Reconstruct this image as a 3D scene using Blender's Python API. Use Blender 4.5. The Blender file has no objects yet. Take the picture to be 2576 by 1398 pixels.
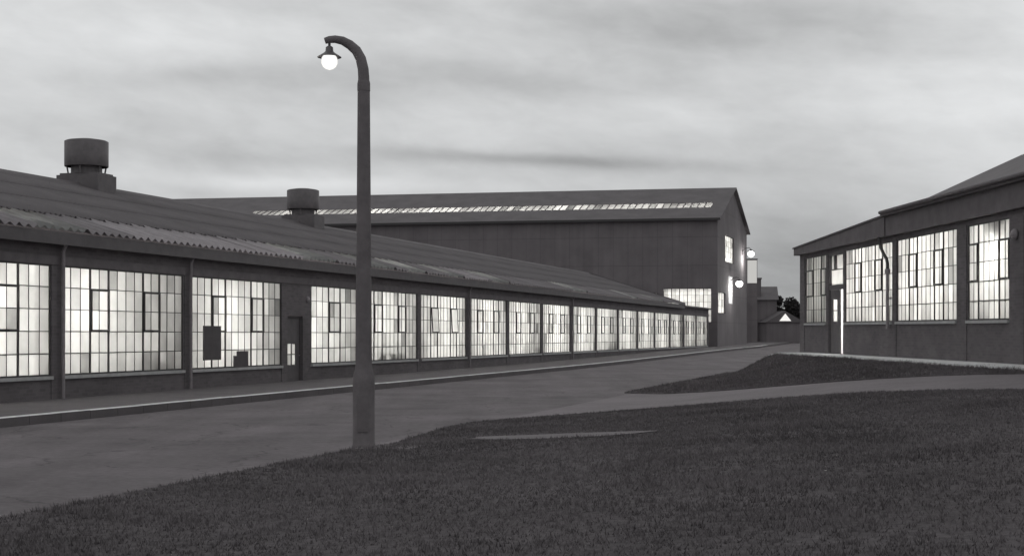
import bpy, math, random
from mathutils import Vector, Matrix
from mathutils.geometry import delaunay_2d_cdt
random.seed(7)
R = math.radians
sc = bpy.context.scene
col = sc.collection

# ------------------------------------------------------------------ camera
cam = bpy.data.cameras.new('camera')
cam.sensor_width = 36.0
cam.lens = 36.0 * 3600 / 2576
cam.shift_y = 0.0528
cam.clip_start = 0.1
cam.clip_end = 5000
camo = bpy.data.objects.new('camera', cam)
camo.location = (0, 0, 1.6)
camo.rotation_euler = (R(90), 0, 0)
col.objects.link(camo)
sc.camera = camo

# ------------------------------------------------------------------ exposure
sc.view_settings.view_transform = 'Standard'
sc.view_settings.look = 'None'
sc.view_settings.gamma = 1
sc.view_settings.exposure = 0
sc.view_settings.use_curve_mapping = False

sc.cycles.max_bounces = 7
sc.cycles.diffuse_bounces = 4
sc.cycles.transparent_max_bounces = 8

# ------------------------------------------------------------------ sky
SUN_EL, SUN_AZ = 9.0, 14.0
world = bpy.data.worlds.new('World')
sc.world = world
world.use_nodes = True
nt = world.node_tree
nt.nodes.clear()
def N(tree, kind, **kw):
    n = tree.nodes.new(kind)
    for k, v in kw.items():
        if k.startswith('i_'):
            n.inputs[k[2:].replace('_', ' ')].default_value = v
        else:
            setattr(n, k, v)
    return n
def M_(tree, op, a, b=None, c=None, clamp=False):
    n = tree.nodes.new('ShaderNodeMath'); n.operation = op; n.use_clamp = clamp
    for i, v in enumerate((a, b, c)):
        if v is None: continue
        if isinstance(v, (int, float)): n.inputs[i].default_value = v
        else: tree.links.new(v, n.inputs[i])
    return n.outputs[0]
tc = N(nt, 'ShaderNodeTexCoord')
sp = N(nt, 'ShaderNodeSeparateXYZ'); nt.links.new(tc.outputs['Generated'], sp.inputs[0])
dx, dy, dz = sp.outputs
def streak_noise(scale, zs, detail, off):
    cb = N(nt, 'ShaderNodeCombineXYZ')
    nt.links.new(M_(nt, 'ADD', dx, off), cb.inputs[0]); nt.links.new(dy, cb.inputs[1])
    nt.links.new(M_(nt, 'ADD', M_(nt, 'MULTIPLY', dz, zs), M_(nt, 'MULTIPLY', dx, 0.25)), cb.inputs[2])
    no = N(nt, 'ShaderNodeTexNoise'); no.inputs['Scale'].default_value = scale
    no.inputs['Detail'].default_value = detail; no.inputs['Roughness'].default_value = 0.55
    no.inputs['Distortion'].default_value = 0.3
    nt.links.new(cb.outputs[0], no.inputs['Vector'])
    return M_(nt, 'SUBTRACT', no.outputs['Fac'], 0.5)
base = M_(nt, 'ADD', 0.565, M_(nt, 'MULTIPLY', streak_noise(3.4, 4.2, 6, 3.1), 0.32))
base = M_(nt, 'ADD', base, M_(nt, 'MULTIPLY', streak_noise(9.0, 3.0, 5, 1.7), 0.22))
base = M_(nt, 'ADD', base, M_(nt, 'MULTIPLY', streak_noise(24.0, 2.2, 6, 5.3), 0.17))
front = M_(nt, 'MULTIPLY', dy, 4.0, clamp=True)
def bank(px, py, sx, sy, amp, tilt=0.0):
    """a soft bank of cloud (or a break in it) at one bearing and elevation"""
    a0, e0 = (px - 1288) / 3600, (835 - py) / 3600
    az = M_(nt, 'SUBTRACT', dx, a0)
    el = M_(nt, 'ADD', M_(nt, 'SUBTRACT', dz, e0), M_(nt, 'MULTIPLY', az, tilt))
    q = M_(nt, 'ADD', M_(nt, 'POWER', M_(nt, 'ABSOLUTE', M_(nt, 'DIVIDE', az, sx / 3600)), 2.0),
           M_(nt, 'POWER', M_(nt, 'ABSOLUTE', M_(nt, 'DIVIDE', el, sy / 3600)), 2.0))
    return M_(nt, 'MULTIPLY', M_(nt, 'MULTIPLY', M_(nt, 'EXPONENT', M_(nt, 'MULTIPLY', q, -1.0)), amp), front)
for b in ((1330, 405, 400, 17, -0.19, 0.05), (700, 412, 420, 22, -0.06, 0.0), (1120, 215, 330, 60, -0.09, 0), (1750, 95, 480, 80, -0.13, 0.03),
          (620, 205, 330, 26, -0.08, -0.06), (760, 468, 420, 20, 0.12, 0.0), (200, 440, 330, 50, 0.04, 0), (1400, 225, 260, 28, -0.07, 0.06),
          (2010, 780, 300, 240, -0.20, 0), (2560, 200, 480, 330, 0.15, 0), (130, 100, 420, 150, 0.15, 0), (1800, 640, 700, 200, -0.06, 0),
          (1900, 300, 500, 60, 0.03, 0), (520, 140, 300, 40, 0.05, 0)):
    base = M_(nt, 'ADD', base, bank(*b))
clouds = M_(nt, 'MINIMUM', M_(nt, 'MAXIMUM', base, 0.2), 0.82)
sky = N(nt, 'ShaderNodeTexSky'); sky.sky_type = 'NISHITA'; sky.sun_disc = False
sky.sun_elevation = R(SUN_EL); sky.sun_rotation = R(SUN_AZ)
bw = N(nt, 'ShaderNodeRGBToBW'); nt.links.new(sky.outputs[0], bw.inputs[0])
glow = M_(nt, 'MULTIPLY', M_(nt, 'MINIMUM', bw.outputs[0], 4.0), 0.008)
val = M_(nt, 'ADD', clouds, glow)
cc = N(nt, 'ShaderNodeCombineColor')
nt.links.new(M_(nt, 'MULTIPLY', val, 0.985), cc.inputs[0]); nt.links.new(val, cc.inputs[1])
nt.links.new(M_(nt, 'MULTIPLY', val, 1.01), cc.inputs[2])
bg = N(nt, 'ShaderNodeBackground'); bg.inputs['Strength'].default_value = 1.0
nt.links.new(cc.outputs[0], bg.inputs['Color'])
wo = N(nt, 'ShaderNodeOutputWorld'); nt.links.new(bg.outputs[0], wo.inputs[0])

# ------------------------------------------------------------------ sun (dusk, behind cloud)
sl = bpy.data.lights.new('sun', 'SUN'); sl.energy = 0.12; sl.angle = R(18); sl.color = (1, .97, .93)
so = bpy.data.objects.new('sun', sl); col.objects.link(so)
so.rotation_euler = Vector((-math.sin(R(SUN_AZ)) * math.cos(R(SUN_EL)), -math.cos(R(SUN_AZ)) * math.cos(R(SUN_EL)),
                            -math.sin(R(SUN_EL)))).to_track_quat('-Z', 'Y').to_euler()
so.location = (40, 160, 60)

# ------------------------------------------------------------------ materials
WARM = (1.06, 0.965, 1.01)
def grey(v, n=False): return (v, v, v, 1) if n else (v * WARM[0], v * WARM[1], v * WARM[2], 1)
def mat(name, v, rough=0.8, var=0.25, scale=3.0, bump=0.0, bscale=40.0, metal=0.0, spec=0.5, fine=0.0):
    m = bpy.data.materials.new(name); m.use_nodes = True
    t = m.node_tree; b = t.nodes['Principled BSDF']
    b.inputs['Roughness'].default_value = rough; b.inputs['Metallic'].default_value = metal
    b.inputs['Specular IOR Level'].default_value = spec
    co = N(t, 'ShaderNodeTexCoord')
    n1 = N(t, 'ShaderNodeTexNoise'); n1.inputs['Scale'].default_value = scale; n1.inputs['Detail'].default_value = 6
    n1.inputs['Roughness'].default_value = 0.65
    t.links.new(co.outputs['Object'], n1.inputs['Vector'])
    f = n1.outputs['Fac']
    if fine:
        n3 = N(t, 'ShaderNodeTexNoise'); n3.inputs['Scale'].default_value = scale * 30; n3.inputs['Detail'].default_value = 3
        t.links.new(co.outputs['Object'], n3.inputs['Vector'])
        f = M_(t, 'ADD', f, M_(t, 'MULTIPLY', M_(t, 'SUBTRACT', n3.outputs['Fac'], 0.5), fine))
    r = N(t, 'ShaderNodeValToRGB')
    r.color_ramp.elements[0].position = 0.25; r.color_ramp.elements[1].position = 0.75
    r.color_ramp.elements[0].color = grey(v * (1 - var), v > .31); r.color_ramp.elements[1].color = grey(v * (1 + var), v > .31)
    t.links.new(f, r.inputs[0]); t.links.new(r.outputs[0], b.inputs['Base Color'])
    if bump:
        n2 = N(t, 'ShaderNodeTexNoise'); n2.inputs['Scale'].default_value = bscale; n2.inputs['Detail'].default_value = 4
        t.links.new(co.outputs['Object'], n2.inputs['Vector'])
        bp = N(t, 'ShaderNodeBump'); bp.inputs['Strength'].default_value = bump; bp.inputs['Distance'].default_value = 0.02
        t.links.new(n2.outputs['Fac'], bp.inputs['Height']); t.links.new(bp.outputs[0], b.inputs['Normal'])
    return m
def brick_mat(name, v):
    m = mat(name, v, 0.9, 0.25, 0.8)
    t = m.node_tree; b = t.nodes['Principled BSDF']
    co = N(t, 'ShaderNodeTexCoord'); s = N(t, 'ShaderNodeSeparateXYZ'); t.links.new(co.outputs['Object'], s.inputs[0])
    c = N(t, 'ShaderNodeCombineXYZ'); t.links.new(M_(t, 'ADD', s.outputs[0], s.outputs[1]), c.inputs[0]); t.links.new(s.outputs[2], c.inputs[1])
    br = N(t, 'ShaderNodeTexBrick'); t.links.new(c.outputs[0], br.inputs['Vector'])
    br.inputs['Scale'].default_value = 1; br.inputs['Brick Width'].default_value = 0.225; br.inputs['Row Height'].default_value = 0.075
    br.inputs['Mortar Size'].default_value = 0.006
    br.inputs['Color1'].default_value = (.85, .85, .85, 1); br.inputs['Color2'].default_value = (1.1, 1.1, 1.1, 1); br.inputs['Mortar'].default_value = (1.1, 1.1, 1.1, 1)
    mx = N(t, 'ShaderNodeMix'); mx.data_type = 'RGBA'; mx.blend_type = 'MULTIPLY'; mx.inputs[0].default_value = 1
    old = b.inputs['Base Color'].links[0].from_socket
    t.links.new(old, mx.inputs[6]); t.links.new(br.outputs['Color'], mx.inputs[7]); t.links.new(mx.outputs[2], b.inputs['Base Color'])
    bp = N(t, 'ShaderNodeBump'); bp.inputs['Strength'].default_value = 0.35; bp.inputs['Distance'].default_value = 0.004; bp.invert = True
    t.links.new(br.outputs['Fac'], bp.inputs['Height']); t.links.new(bp.outputs[0], b.inputs['Normal'])
    return m
def glass_mat(name, v, clear=0.10, gloss=0.06, spread=0.24):
    """obscured (milky) factory glass: scatters the light that reaches it from the far side"""
    m = bpy.data.materials.new(name); m.use_nodes = True
    t = m.node_tree; t.nodes.clear()
    oi = N(t, 'ShaderNodeObjectInfo'); ge = N(t, 'ShaderNodeNewGeometry'); co = N(t, 'ShaderNodeTexCoord')
    n1 = N(t, 'ShaderNodeTexNoise'); n1.inputs['Scale'].default_value = 2.2; n1.inputs['Detail'].default_value = 5
    t.links.new(ge.outputs['Position'], n1.inputs['Vector'])
    rnd = M_(t, 'FRACT', M_(t, 'ADD', oi.outputs['Random'], ge.outputs['Random Per Island']))
    k = M_(t, 'ADD', v, M_(t, 'MULTIPLY', M_(t, 'SUBTRACT', rnd, 0.6), spread))
    k = M_(t, 'SUBTRACT', k, M_(t, 'MULTIPLY', M_(t, 'LESS_THAN', M_(t, 'FRACT', M_(t, 'MULTIPLY', rnd, 37.7)), .05), .22))
    k = M_(t, 'ADD', k, M_(t, 'MULTIPLY', M_(t, 'SUBTRACT', n1.outputs['Fac'], 0.5), 0.30))
    k = M_(t, 'MINIMUM', k, 0.95)
    c = N(t, 'ShaderNodeCombineColor')
    t.links.new(k, c.inputs[0]); t.links.new(k, c.inputs[1]); t.links.new(M_(t, 'MULTIPLY', k, 0.98), c.inputs[2])
    tr = N(t, 'ShaderNodeBsdfTranslucent'); t.links.new(c.outputs[0], tr.inputs['Color'])
    tp = N(t, 'ShaderNodeBsdfTransparent'); t.links.new(c.outputs[0], tp.inputs['Color'])
    gl = N(t, 'ShaderNodeBsdfGlossy'); gl.inputs['Roughness'].default_value = 0.15
    m1 = N(t, 'ShaderNodeMixShader'); m1.inputs[0].default_value = clear
    t.links.new(tr.outputs[0], m1.inputs[1]); t.links.new(tp.outputs[0], m1.inputs[2])
    m2 = N(t, 'ShaderNodeMixShader'); m2.inputs[0].default_value = gloss
    t.links.new(m1.outputs[0], m2.inputs[1]); t.links.new(gl.outputs[0], m2.inputs[2])
    o = N(t, 'ShaderNodeOutputMaterial'); t.links.new(m2.outputs[0], o.inputs[0])
    return m
def emit_mat(name, s):
    m = bpy.data.materials.new(name); m.use_nodes = True
    t = m.node_tree; t.nodes.clear()
    lw = N(t, 'ShaderNodeLayerWeight'); lw.inputs['Blend'].default_value = 0.35
    e = N(t, 'ShaderNodeEmission'); e.inputs['Color'].default_value = (1, .985, .95, 1)
    t.links.new(M_(t, 'MULTIPLY', M_(t, 'SUBTRACT', 1.15, lw.outputs['Facing']), s), e.inputs['Strength'])
    o = N(t, 'ShaderNodeOutputMaterial'); t.links.new(e.outputs[0], o.inputs[0])
    return m
def streaky(m, k=.35):
    """rain streaks and sheet joints on tall cladding"""
    t = m.node_tree; b = t.nodes['Principled BSDF']; old = b.inputs['Base Color'].links[0].from_socket
    co = N(t, 'ShaderNodeTexCoord'); mp = N(t, 'ShaderNodeMapping'); mp.inputs['Scale'].default_value = (2.2, 2.2, .12)
    t.links.new(co.outputs['Object'], mp.inputs[0])
    n = N(t, 'ShaderNodeTexNoise'); n.inputs['Scale'].default_value = 1; n.inputs['Detail'].default_value = 6; t.links.new(mp.outputs[0], n.inputs['Vector'])
    s = N(t, 'ShaderNodeSeparateXYZ'); t.links.new(co.outputs['Object'], s.inputs[0])
    fr = M_(t, 'FRACT', M_(t, 'MULTIPLY', M_(t, 'ADD', s.outputs[0], s.outputs[1]), .8))
    fz = M_(t, 'FRACT', M_(t, 'MULTIPLY', s.outputs[2], .42))
    jt = M_(t, 'MULTIPLY', M_(t, 'GREATER_THAN', fr, .03), M_(t, 'GREATER_THAN', fz, .02))
    f = M_(t, 'MULTIPLY', M_(t, 'ADD', 1 - k*.5, M_(t, 'MULTIPLY', n.outputs['Fac'], k)), M_(t, 'ADD', .75, M_(t, 'MULTIPLY', jt, .25)))
    mx = N(t, 'ShaderNodeVectorMath'); mx.operation = 'SCALE'; t.links.new(old, mx.inputs[0]); t.links.new(f, mx.inputs['Scale'])
    t.links.new(mx.outputs[0], b.inputs['Base Color']); return m
def trafficked(m):
    """wear along the wheel tracks, darker mended patches and fine cracks"""
    t = m.node_tree; b = t.nodes['Principled BSDF']; old = b.inputs['Base Color'].links[0].from_socket
    co = N(t, 'ShaderNodeTexCoord'); mp = N(t, 'ShaderNodeMapping'); mp.inputs['Rotation'].default_value = (0, 0, math.atan(1083/3600)); mp.inputs['Scale'].default_value = (1.4, .10, 1)
    t.links.new(co.outputs['Object'], mp.inputs[0])
    n = N(t, 'ShaderNodeTexNoise'); n.inputs['Scale'].default_value = 1; n.inputs['Detail'].default_value = 4; t.links.new(mp.outputs[0], n.inputs['Vector'])
    v = N(t, 'ShaderNodeTexVoronoi'); v.feature = 'DISTANCE_TO_EDGE'; v.inputs['Scale'].default_value = .33
    n2 = N(t, 'ShaderNodeTexNoise'); n2.inputs['Scale'].default_value = 1.5; n2.inputs['Detail'].default_value = 5; t.links.new(co.outputs['Object'], n2.inputs['Vector'])
    va = N(t, 'ShaderNodeVectorMath'); va.operation = 'ADD'; t.links.new(co.outputs['Object'], va.inputs[0]); t.links.new(n2.outputs['Color'], va.inputs[1]); t.links.new(va.outputs[0], v.inputs['Vector'])
    crack = M_(t, 'ADD', .72, M_(t, 'MULTIPLY', M_(t, 'GREATER_THAN', v.outputs['Distance'], .007), .28))
    n3 = N(t, 'ShaderNodeTexNoise'); n3.inputs['Scale'].default_value = .45; n3.inputs['Detail'].default_value = 5; t.links.new(co.outputs['Object'], n3.inputs['Vector'])
    stain = M_(t, 'SUBTRACT', 1.0, M_(t, 'MULTIPLY', M_(t, 'MULTIPLY', M_(t, 'SUBTRACT', n3.outputs['Fac'], .56), 6, clamp=True), .22))
    f = M_(t, 'MULTIPLY', M_(t, 'MULTIPLY', M_(t, 'ADD', .72, M_(t, 'MULTIPLY', n.outputs['Fac'], .56)), crack), stain)
    mx = N(t, 'ShaderNodeVectorMath'); mx.operation = 'SCALE'; t.links.new(old, mx.inputs[0]); t.links.new(f, mx.inputs['Scale'])
    t.links.new(mx.outputs[0], b.inputs['Base Color']); return m
MAT = dict(
    brick=brick_mat('dark_brick', 0.118), brick_far=streaky(mat('sooty_cladding', 0.155, 0.9, 0.2, 0.4)),
    concrete=mat('weathered_concrete', 0.13, 0.85, 0.25, 2.5, 0.3, 60),
    post=mat('post_concrete', 0.135, 0.85, 0.25, 5, 0.35, 70),
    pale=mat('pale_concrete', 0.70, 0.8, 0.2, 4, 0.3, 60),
    sill=mat('sill_concrete', 0.40, 0.8, 0.2, 5),
    steel=mat('painted_steel', 0.035, 0.5, 0.2, 6),
    pipe=mat('cast_iron_pipe', 0.22, 0.5, 0.2, 8),
    sheet=mat('roof_sheet_cement', 0.17, 0.5, 0.25, 1.5, 0.2, 30, fine=0.5),
    sheet_sheen=mat('roof_sheet_sky_sheen', 0.27, 0.45, 0.25, 1.5, 0.2, 30, fine=0.5),  # lighter copy of the sheet: sky sheen on the corrugations painted into the colour
    roof=mat('roof_sheet_old', 0.11, 0.75, 0.25, 0.7, 0.2, 30, fine=0.4),
    felt=mat('bitumen_felt', 0.10, 0.85, 0.25, 1.2, 0.2, 40),
    vent=mat('ventilator_metal', 0.11, 0.6, 0.25, 4, 0.1, 20),
    timber=mat('dark_timber', 0.09, 0.65, 0.25, 5),
    white=mat('whitewash', 0.72, 0.9, 0.08, 2),
    floor=mat('workshop_floor', 0.30, 0.8, 0.2, 2),
    pane=glass_mat('obscured_glass', 0.78), pane_far=glass_mat('rooflight_glass', 0.7, 0.08, 0.10),
    sheet_clear=glass_mat('translucent_sheet', 0.50, 0.03, 0.15),
    bulb=emit_mat('lit_globe', 1.5), bulb_hot=emit_mat('lit_bulb', 9.0), lit=emit_mat('lit_window_glass', 0.85), lit_dim=emit_mat('lit_stair_glass', 0.48),
    enamel=mat('enamel_shade', 0.10, 0.4, 0.15, 6), render=mat('lamp_glow_pale', 0.7, 0.85, 0.1, 2),
    soil=mat('dark_soil', 0.10, 0.95, 0.3, 0.6, 0.5, 25, fine=0.5),
    turf=mat('turf', 0.096, 0.95, 0.35, 0.5, 0.8, 60, spec=0.1, fine=0.9),
    blade=mat('grass_blade', 0.125, 0.8, 0.45, 0.45, spec=0.15),
    road=trafficked(mat('worn_asphalt', 0.155, 0.85, 0.30, 0.35, 0.5, 120, spec=0.15, fine=0.5)),
    branch_window_lit=mat('branch_window_lit', 0.195, 0.85, 0.2, 0.35, 0.4, 120, spec=0.15, fine=0.5), worn=mat('trodden_earth', 0.15, 0.95, 0.2, 1.5, 0.4, 60, fine=0.5),
    paver=mat('pavement_slab', 0.105, 0.85, 0.2, 1.2, 0.3, 80, fine=0.3),
    leaf=mat('dark_leaf', 0.05, 0.8, 0.3, 2, spec=0.1), bark=mat('bark', 0.07, 0.9, 0.2, 5),
    board=mat('dark_board', 0.08, 0.8, 0.2, 4),
)

# ------------------------------------------------------------------ mesh helpers
class MB:
    def __init__(s, fn=None): s.v = []; s.f = []; s.fn = fn; s.mi = []; s.cur = 0; s.smooth = []
    def add(s, vs, fs, smooth=False):
        o = len(s.v)
        s.v += [tuple(s.fn(*p)) if s.fn else tuple(p) for p in vs]
        s.f += [tuple(i + o for i in f) for f in fs]
        s.mi += [s.cur] * len(fs); s.smooth += [smooth] * len(fs)
        return s
    def box(s, x0, x1, y0, y1, z0, z1):
        v = [(x0,y0,z0),(x1,y0,z0),(x1,y1,z0),(x0,y1,z0),(x0,y0,z1),(x1,y0,z1),(x1,y1,z1),(x0,y1,z1)]
        return s.add(v, [(0,3,2,1),(4,5,6,7),(0,1,5,4),(1,2,6,5),(2,3,7,6),(3,0,4,7)])
    def quad(s, a, b, c, d): return s.add([a, b, c, d], [(0, 1, 2, 3)])
    def prism(s, poly, axis_vec):
        """closed prism: polygon (list of 3d points) pushed along axis_vec"""
        n = len(poly); a = Vector(axis_vec)
        v = [Vector(p) for p in poly] + [Vector(p) + a for p in poly]
        return s.add(v, [tuple(range(n))[::-1], tuple(range(n, 2*n))] + [(i, (i+1) % n, n+(i+1) % n, n+i) for i in range(n)])
    def lathe(s, prof, c=(0,0,0), seg=20, cap=True):
        n = len(prof); v = []; f = []
        for r, z in prof:
            for k in range(seg):
                a = 2*math.pi*k/seg; v.append((c[0]+r*math.cos(a), c[1]+r*math.sin(a), c[2]+z))
        for i in range(n-1):
            for k in range(seg):
                k2 = (k+1) % seg; f.append((i*seg+k, i*seg+k2, (i+1)*seg+k2, (i+1)*seg+k))
        s.add(v, f, True)
        if cap: s.add(v[:seg], [tuple(range(seg))[::-1]]); s.add(v[-seg:], [tuple(range(seg))])
        return s
    def tube(s, pts, rads, seg=12):
        pts = [Vector(p) for p in pts]; v = []; f = []; n = len(pts)
        if isinstance(rads, (int, float)): rads = [rads]*n
        up = None
        for i, p in enumerate(pts):
            t = (pts[min(i+1, n-1)] - pts[max(i-1, 0)]).normalized()
            if up is None:
                up = Vector((0,1,0)) if abs(t.y) < 0.9 else Vector((1,0,0))
            a = (up - t*up.dot(t)).normalized(); b = t.cross(a); up = a
            for k in range(seg):
                w = 2*math.pi*k/seg; v.append(p + (a*math.cos(w) + b*math.sin(w))*rads[i])
        for i in range(n-1):
            for k in range(seg):
                k2 = (k+1) % seg; f.append((i*seg+k, i*seg+k2, (i+1)*seg+k2, (i+1)*seg+k))
        s.add(v, f, True)
        s.add(v[:seg], [tuple(range(seg))[::-1]]); s.add(v[-seg:], [tuple(range(seg))])
        return s
    def wall(s, u0, u1, z0, z1, holes, d0, d1):
        """wall in the x-z plane from depth d0 (face) to d1 with rectangular openings"""
        us = sorted({u0, u1, *[h[0] for h in holes], *[h[1] for h in holes]}); us = [u for u in us if u0 <= u <= u1]
        zs = sorted({z0, z1, *[h[2] for h in holes], *[h[3] for h in holes]}); zs = [z for z in zs if z0 <= z <= z1]
        def solid(i, j):
            if i < 0 or j < 0 or i >= len(us)-1 or j >= len(zs)-1: return False
            cu, cz = (us[i]+us[i+1])/2, (zs[j]+zs[j+1])/2
            return not any(h[0] < cu < h[1] and h[2] < cz < h[3] for h in holes)
        for i in range(len(us)-1):
            for j in range(len(zs)-1):
                if not solid(i, j): continue
                a, b, c, d = us[i], us[i+1], zs[j], zs[j+1]
                s.quad((a,d0,c),(b,d0,c),(b,d0,d),(a,d0,d)); s.quad((b,d1,c),(a,d1,c),(a,d1,d),(b,d1,d))
                if not solid(i-1, j): s.quad((a,d1,c),(a,d0,c),(a,d0,d),(a,d1,d))
                if not solid(i+1, j): s.quad((b,d0,c),(b,d1,c),(b,d1,d),(b,d0,d))
                if not solid(i, j-1): s.quad((a,d0,c),(a,d1,c),(b,d1,c),(b,d0,c))
                if not solid(i, j+1): s.quad((a,d0,d),(b,d0,d),(b,d1,d),(a,d1,d))
        return s
    def mesh(s, name, *mats):
        me = bpy.data.meshes.new(name); me.from_pydata(s.v, [], s.f)
        for m in mats: me.materials.append(MAT[m])
        me.polygons.foreach_set('material_index', s.mi); me.polygons.foreach_set('use_smooth', s.smooth)
        me.update(); return me
    def build(s, name, m, parent=None):
        return link(name, s.mesh(name, *(m if isinstance(m, (list, tuple)) else (m,))), parent)
def link(name, me, parent=None, loc=None):
    o = bpy.data.objects.new(name, me); col.objects.link(o); o.parent = parent
    if loc: o.location = loc
    return o
def tag(o, label=None, cat=None, group=None, kind=None):
    for k, v in (('label', label), ('category', cat), ('group', group), ('kind', kind)):
        if v: o[k] = v
    return o
def empty(name, loc, rot=(0,0,0), label=None, cat=None, group=None):
    o = bpy.data.objects.new(name, None); o.location = loc; o.rotation_euler = rot
    o.empty_display_size = 0.3; col.objects.link(o); return tag(o, label, cat, group)

# ------------------------------------------------------------------ the lie of the land
TH = math.atan(1083 / 3600); ST, CT = math.sin(TH), math.cos(TH)      # bearing of the long shed and the works road
def on_road(t, a): return (t*ST + a*CT, t*CT - a*ST)                  # t along the road, a to its right (from the origin)
def sm(x): x = min(1, max(0, x)); return x*x*(3-2*x)
def facade_x(y): return 13.05 - 0.0414*y                               # line of the workshop front
def ground_z(x, y):
    t = x*ST + y*CT; a = x*CT - y*ST
    z = 0.22*sm((t-55)/65) + 0.55*sm((t-115)/80)
    q = a + 7.66                                                       # right of the road edge
    yy = min(max(y, -20), 56)
    xe = (-7.66 + yy*ST) / CT
    wdt = max((facade_x(yy) - 1.0 - xe)*CT, 2.0)
    up = sm(q / wdt) * 0.76
    far = sm((y-56)/70)
    return z + (up - z*sm(q/wdt))*(1-far) if q > 0 else z
def sheet(name, poly, lift, m, step=0.6, skirt=0.0, parent=None):
    xs = [p[0] for p in poly]; ys = [p[1] for p in poly]
    pts = []; n = len(poly)
    for i in range(n):
        a, b = Vector(poly[i]), Vector(poly[(i+1) % n]); k = max(1, int((b-a).length/step))
        pts += [a.lerp(b, j/k) for j in range(k)]
    nb = len(pts)
    x = min(xs)
    while x < max(xs):
        y = min(ys)
        while y < max(ys):
            pts.append(Vector((x + random.uniform(-.05,.05), y + random.uniform(-.05,.05)))); y += step
        x += step
    v, e, f, *_ = delaunay_2d_cdt(pts, [], [list(range(nb))], 1, 1e-4)
    mb = MB(); mb.add([(p.x, p.y, ground_z(p.x, p.y)+lift) for p in v], [tuple(q) for q in f], True)
    if skirt:
        for i in range(nb):
            a, b = pts[i], pts[(i+1) % nb]
            za, zb = ground_z(*a)+lift, ground_z(*b)+lift
            mb.quad((a.x,a.y,za),(a.x,a.y,za-skirt),(b.x,b.y,zb-skirt),(b.x,b.y,zb))
    return mb.build(name, m, parent)

def axis_vals():
    o = []; x = -40.0
    while x < 40: o.append(x); x += 0.8
    far = [40, 44, 50, 60, 75, 100, 150, 250, 500, 1000, 2500]
    return sorted(o + far + [-p for p in far if p != 40])
gx = axis_vals()
gy = [-60, -30] + [-15 + 0.8*i for i in range(120)] + [82, 86, 90, 96, 104, 112, 120, 130, 140, 155, 170, 190, 220, 260, 320, 450, 700, 1200, 2600]
mb = MB(); nx = len(gx)
mb.add([(x, y, ground_z(x, y)) for y in gy for x in gx],
       [(j*nx+i, j*nx+i+1, (j+1)*nx+i+1, (j+1)*nx+i) for j in range(len(gy)-1) for i in range(nx-1)], True)
tag(mb.build('ground', 'soil'), kind='structure')

road_poly = [on_road(-8, -15.0), on_road(-8, -7.7), on_road(60, -7.7), on_road(190, -7.7), on_road(190, -15.0)]
tag(sheet('road', road_poly, 0.012, 'road', 0.9), kind='structure')
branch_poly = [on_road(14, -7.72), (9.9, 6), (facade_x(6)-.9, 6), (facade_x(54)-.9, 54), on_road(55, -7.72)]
tag(sheet('branch_road', branch_poly, 0.012, 'branch_window_lit', 0.8), kind='structure')  # lighter than the works road: workshop window light put into its colour

near_edge = [(-2.02+.3, 19.9), (-1.45, 21.6), (-1.15, 23.2), (-0.85, 24.6), (-.1, 25.9), (.9, 26.9), (2.1, 27.6), (3.4, 27.7), (4.8, 27.2), (6.1, 26.2),
             (7.3, 24.6), (8.2, 23.0), (9.4, 20.6), (11.2, 17.5)]
near_lawn = [on_road(-6, -7.64), on_road(4, -7.64), on_road(12, -7.62), on_road(17.6, -7.6)] + near_edge + [(facade_x(12)-1.0, 12), (facade_x(-2)-1.0, -2), (facade_x(-6)-1, -6)]
near_lawn = near_lawn[:4] + near_lawn[4:]
def inside(p, poly):
    c = False; n = len(poly)
    for i in range(n):
        (x1, y1), (x2, y2) = poly[i], poly[(i+1) % n]
        if (y1 > p[1]) != (y2 > p[1]) and p[0] < (x2-x1)*(p[1]-y1)/(y2-y1)+x1: c = not c
    return c
far_lawn = [on_road(36.6, -7.95), on_road(44, -7.95), on_road(52, -7.9), (8.3, 55.2), (9.65, 55.0), (facade_x(50)-1.0, 50), (facade_x(40)-1.0, 40), (facade_x(34)-1.0, 34),
            (facade_x(28)-1.0, 28.2), (9.6, 29.0), (8.0, 30.4), (6.4, 32.0), (4.9, 34.2)]
tag(sheet('lawn', near_lawn, 0.035, 'turf', 0.6, 0.05), kind='structure')
tag(sheet('lawn_verge', far_lawn, 0.035, 'turf', 0.6, 0.05), kind='structure')

# short rough grass on both lawns
def grass(name, poly, n, hmin, hmax, w, keep):
    xs = [p[0] for p in poly]; ys = [p[1] for p in poly]; v = []; f = []; rnd = random.random
    x0, x1, y0, y1 = min(xs), max(xs), min(ys), max(ys); made = 0
    while made < n:
        x, y = x0 + rnd()*(x1-x0), y0 + rnd()*(y1-y0)
        if not keep(x, y) or not inside((x, y), poly): continue
        z = ground_z(x, y) + 0.03
        for _ in range(3):
            a = rnd()*6.283; h = (hmin + (hmax-hmin)*rnd()*rnd())*(1.0 + .7*max(0, math.sin(x*1.7+math.sin(y*1.1)*2)*math.sin(y*1.3+x*.6))); l = h*(0.2 + 0.7*rnd()); b = rnd()*6.283
            px, py = x + (rnd()-.5)*.07, y + (rnd()-.5)*.07; ca, sa = math.cos(a)*w, math.sin(a)*w
            o = len(v)
            v += [(px-ca, py-sa, z), (px+ca, py+sa, z), (px+math.cos(b)*l, py+math.sin(b)*l, z+h)]; f.append((o, o+1, o+2))
        made += 1
    me = bpy.data.meshes.new(name); me.from_pydata(v, [], f); me.materials.append(MAT['blade']); me.update()
    return link(name, me)
tag(grass('grass', near_lawn, 68000, .02, .055, .006, lambda x, y: y > 6.0 and abs(x) < y*.40 + .8 and ((x-.68)/1.25)**2 + ((y-20.5+.27*(x-.68))/.46)**2 > 1), 'short dark rough grass covering the lawn around the lamp post', 'grass', kind='stuff')
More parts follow.
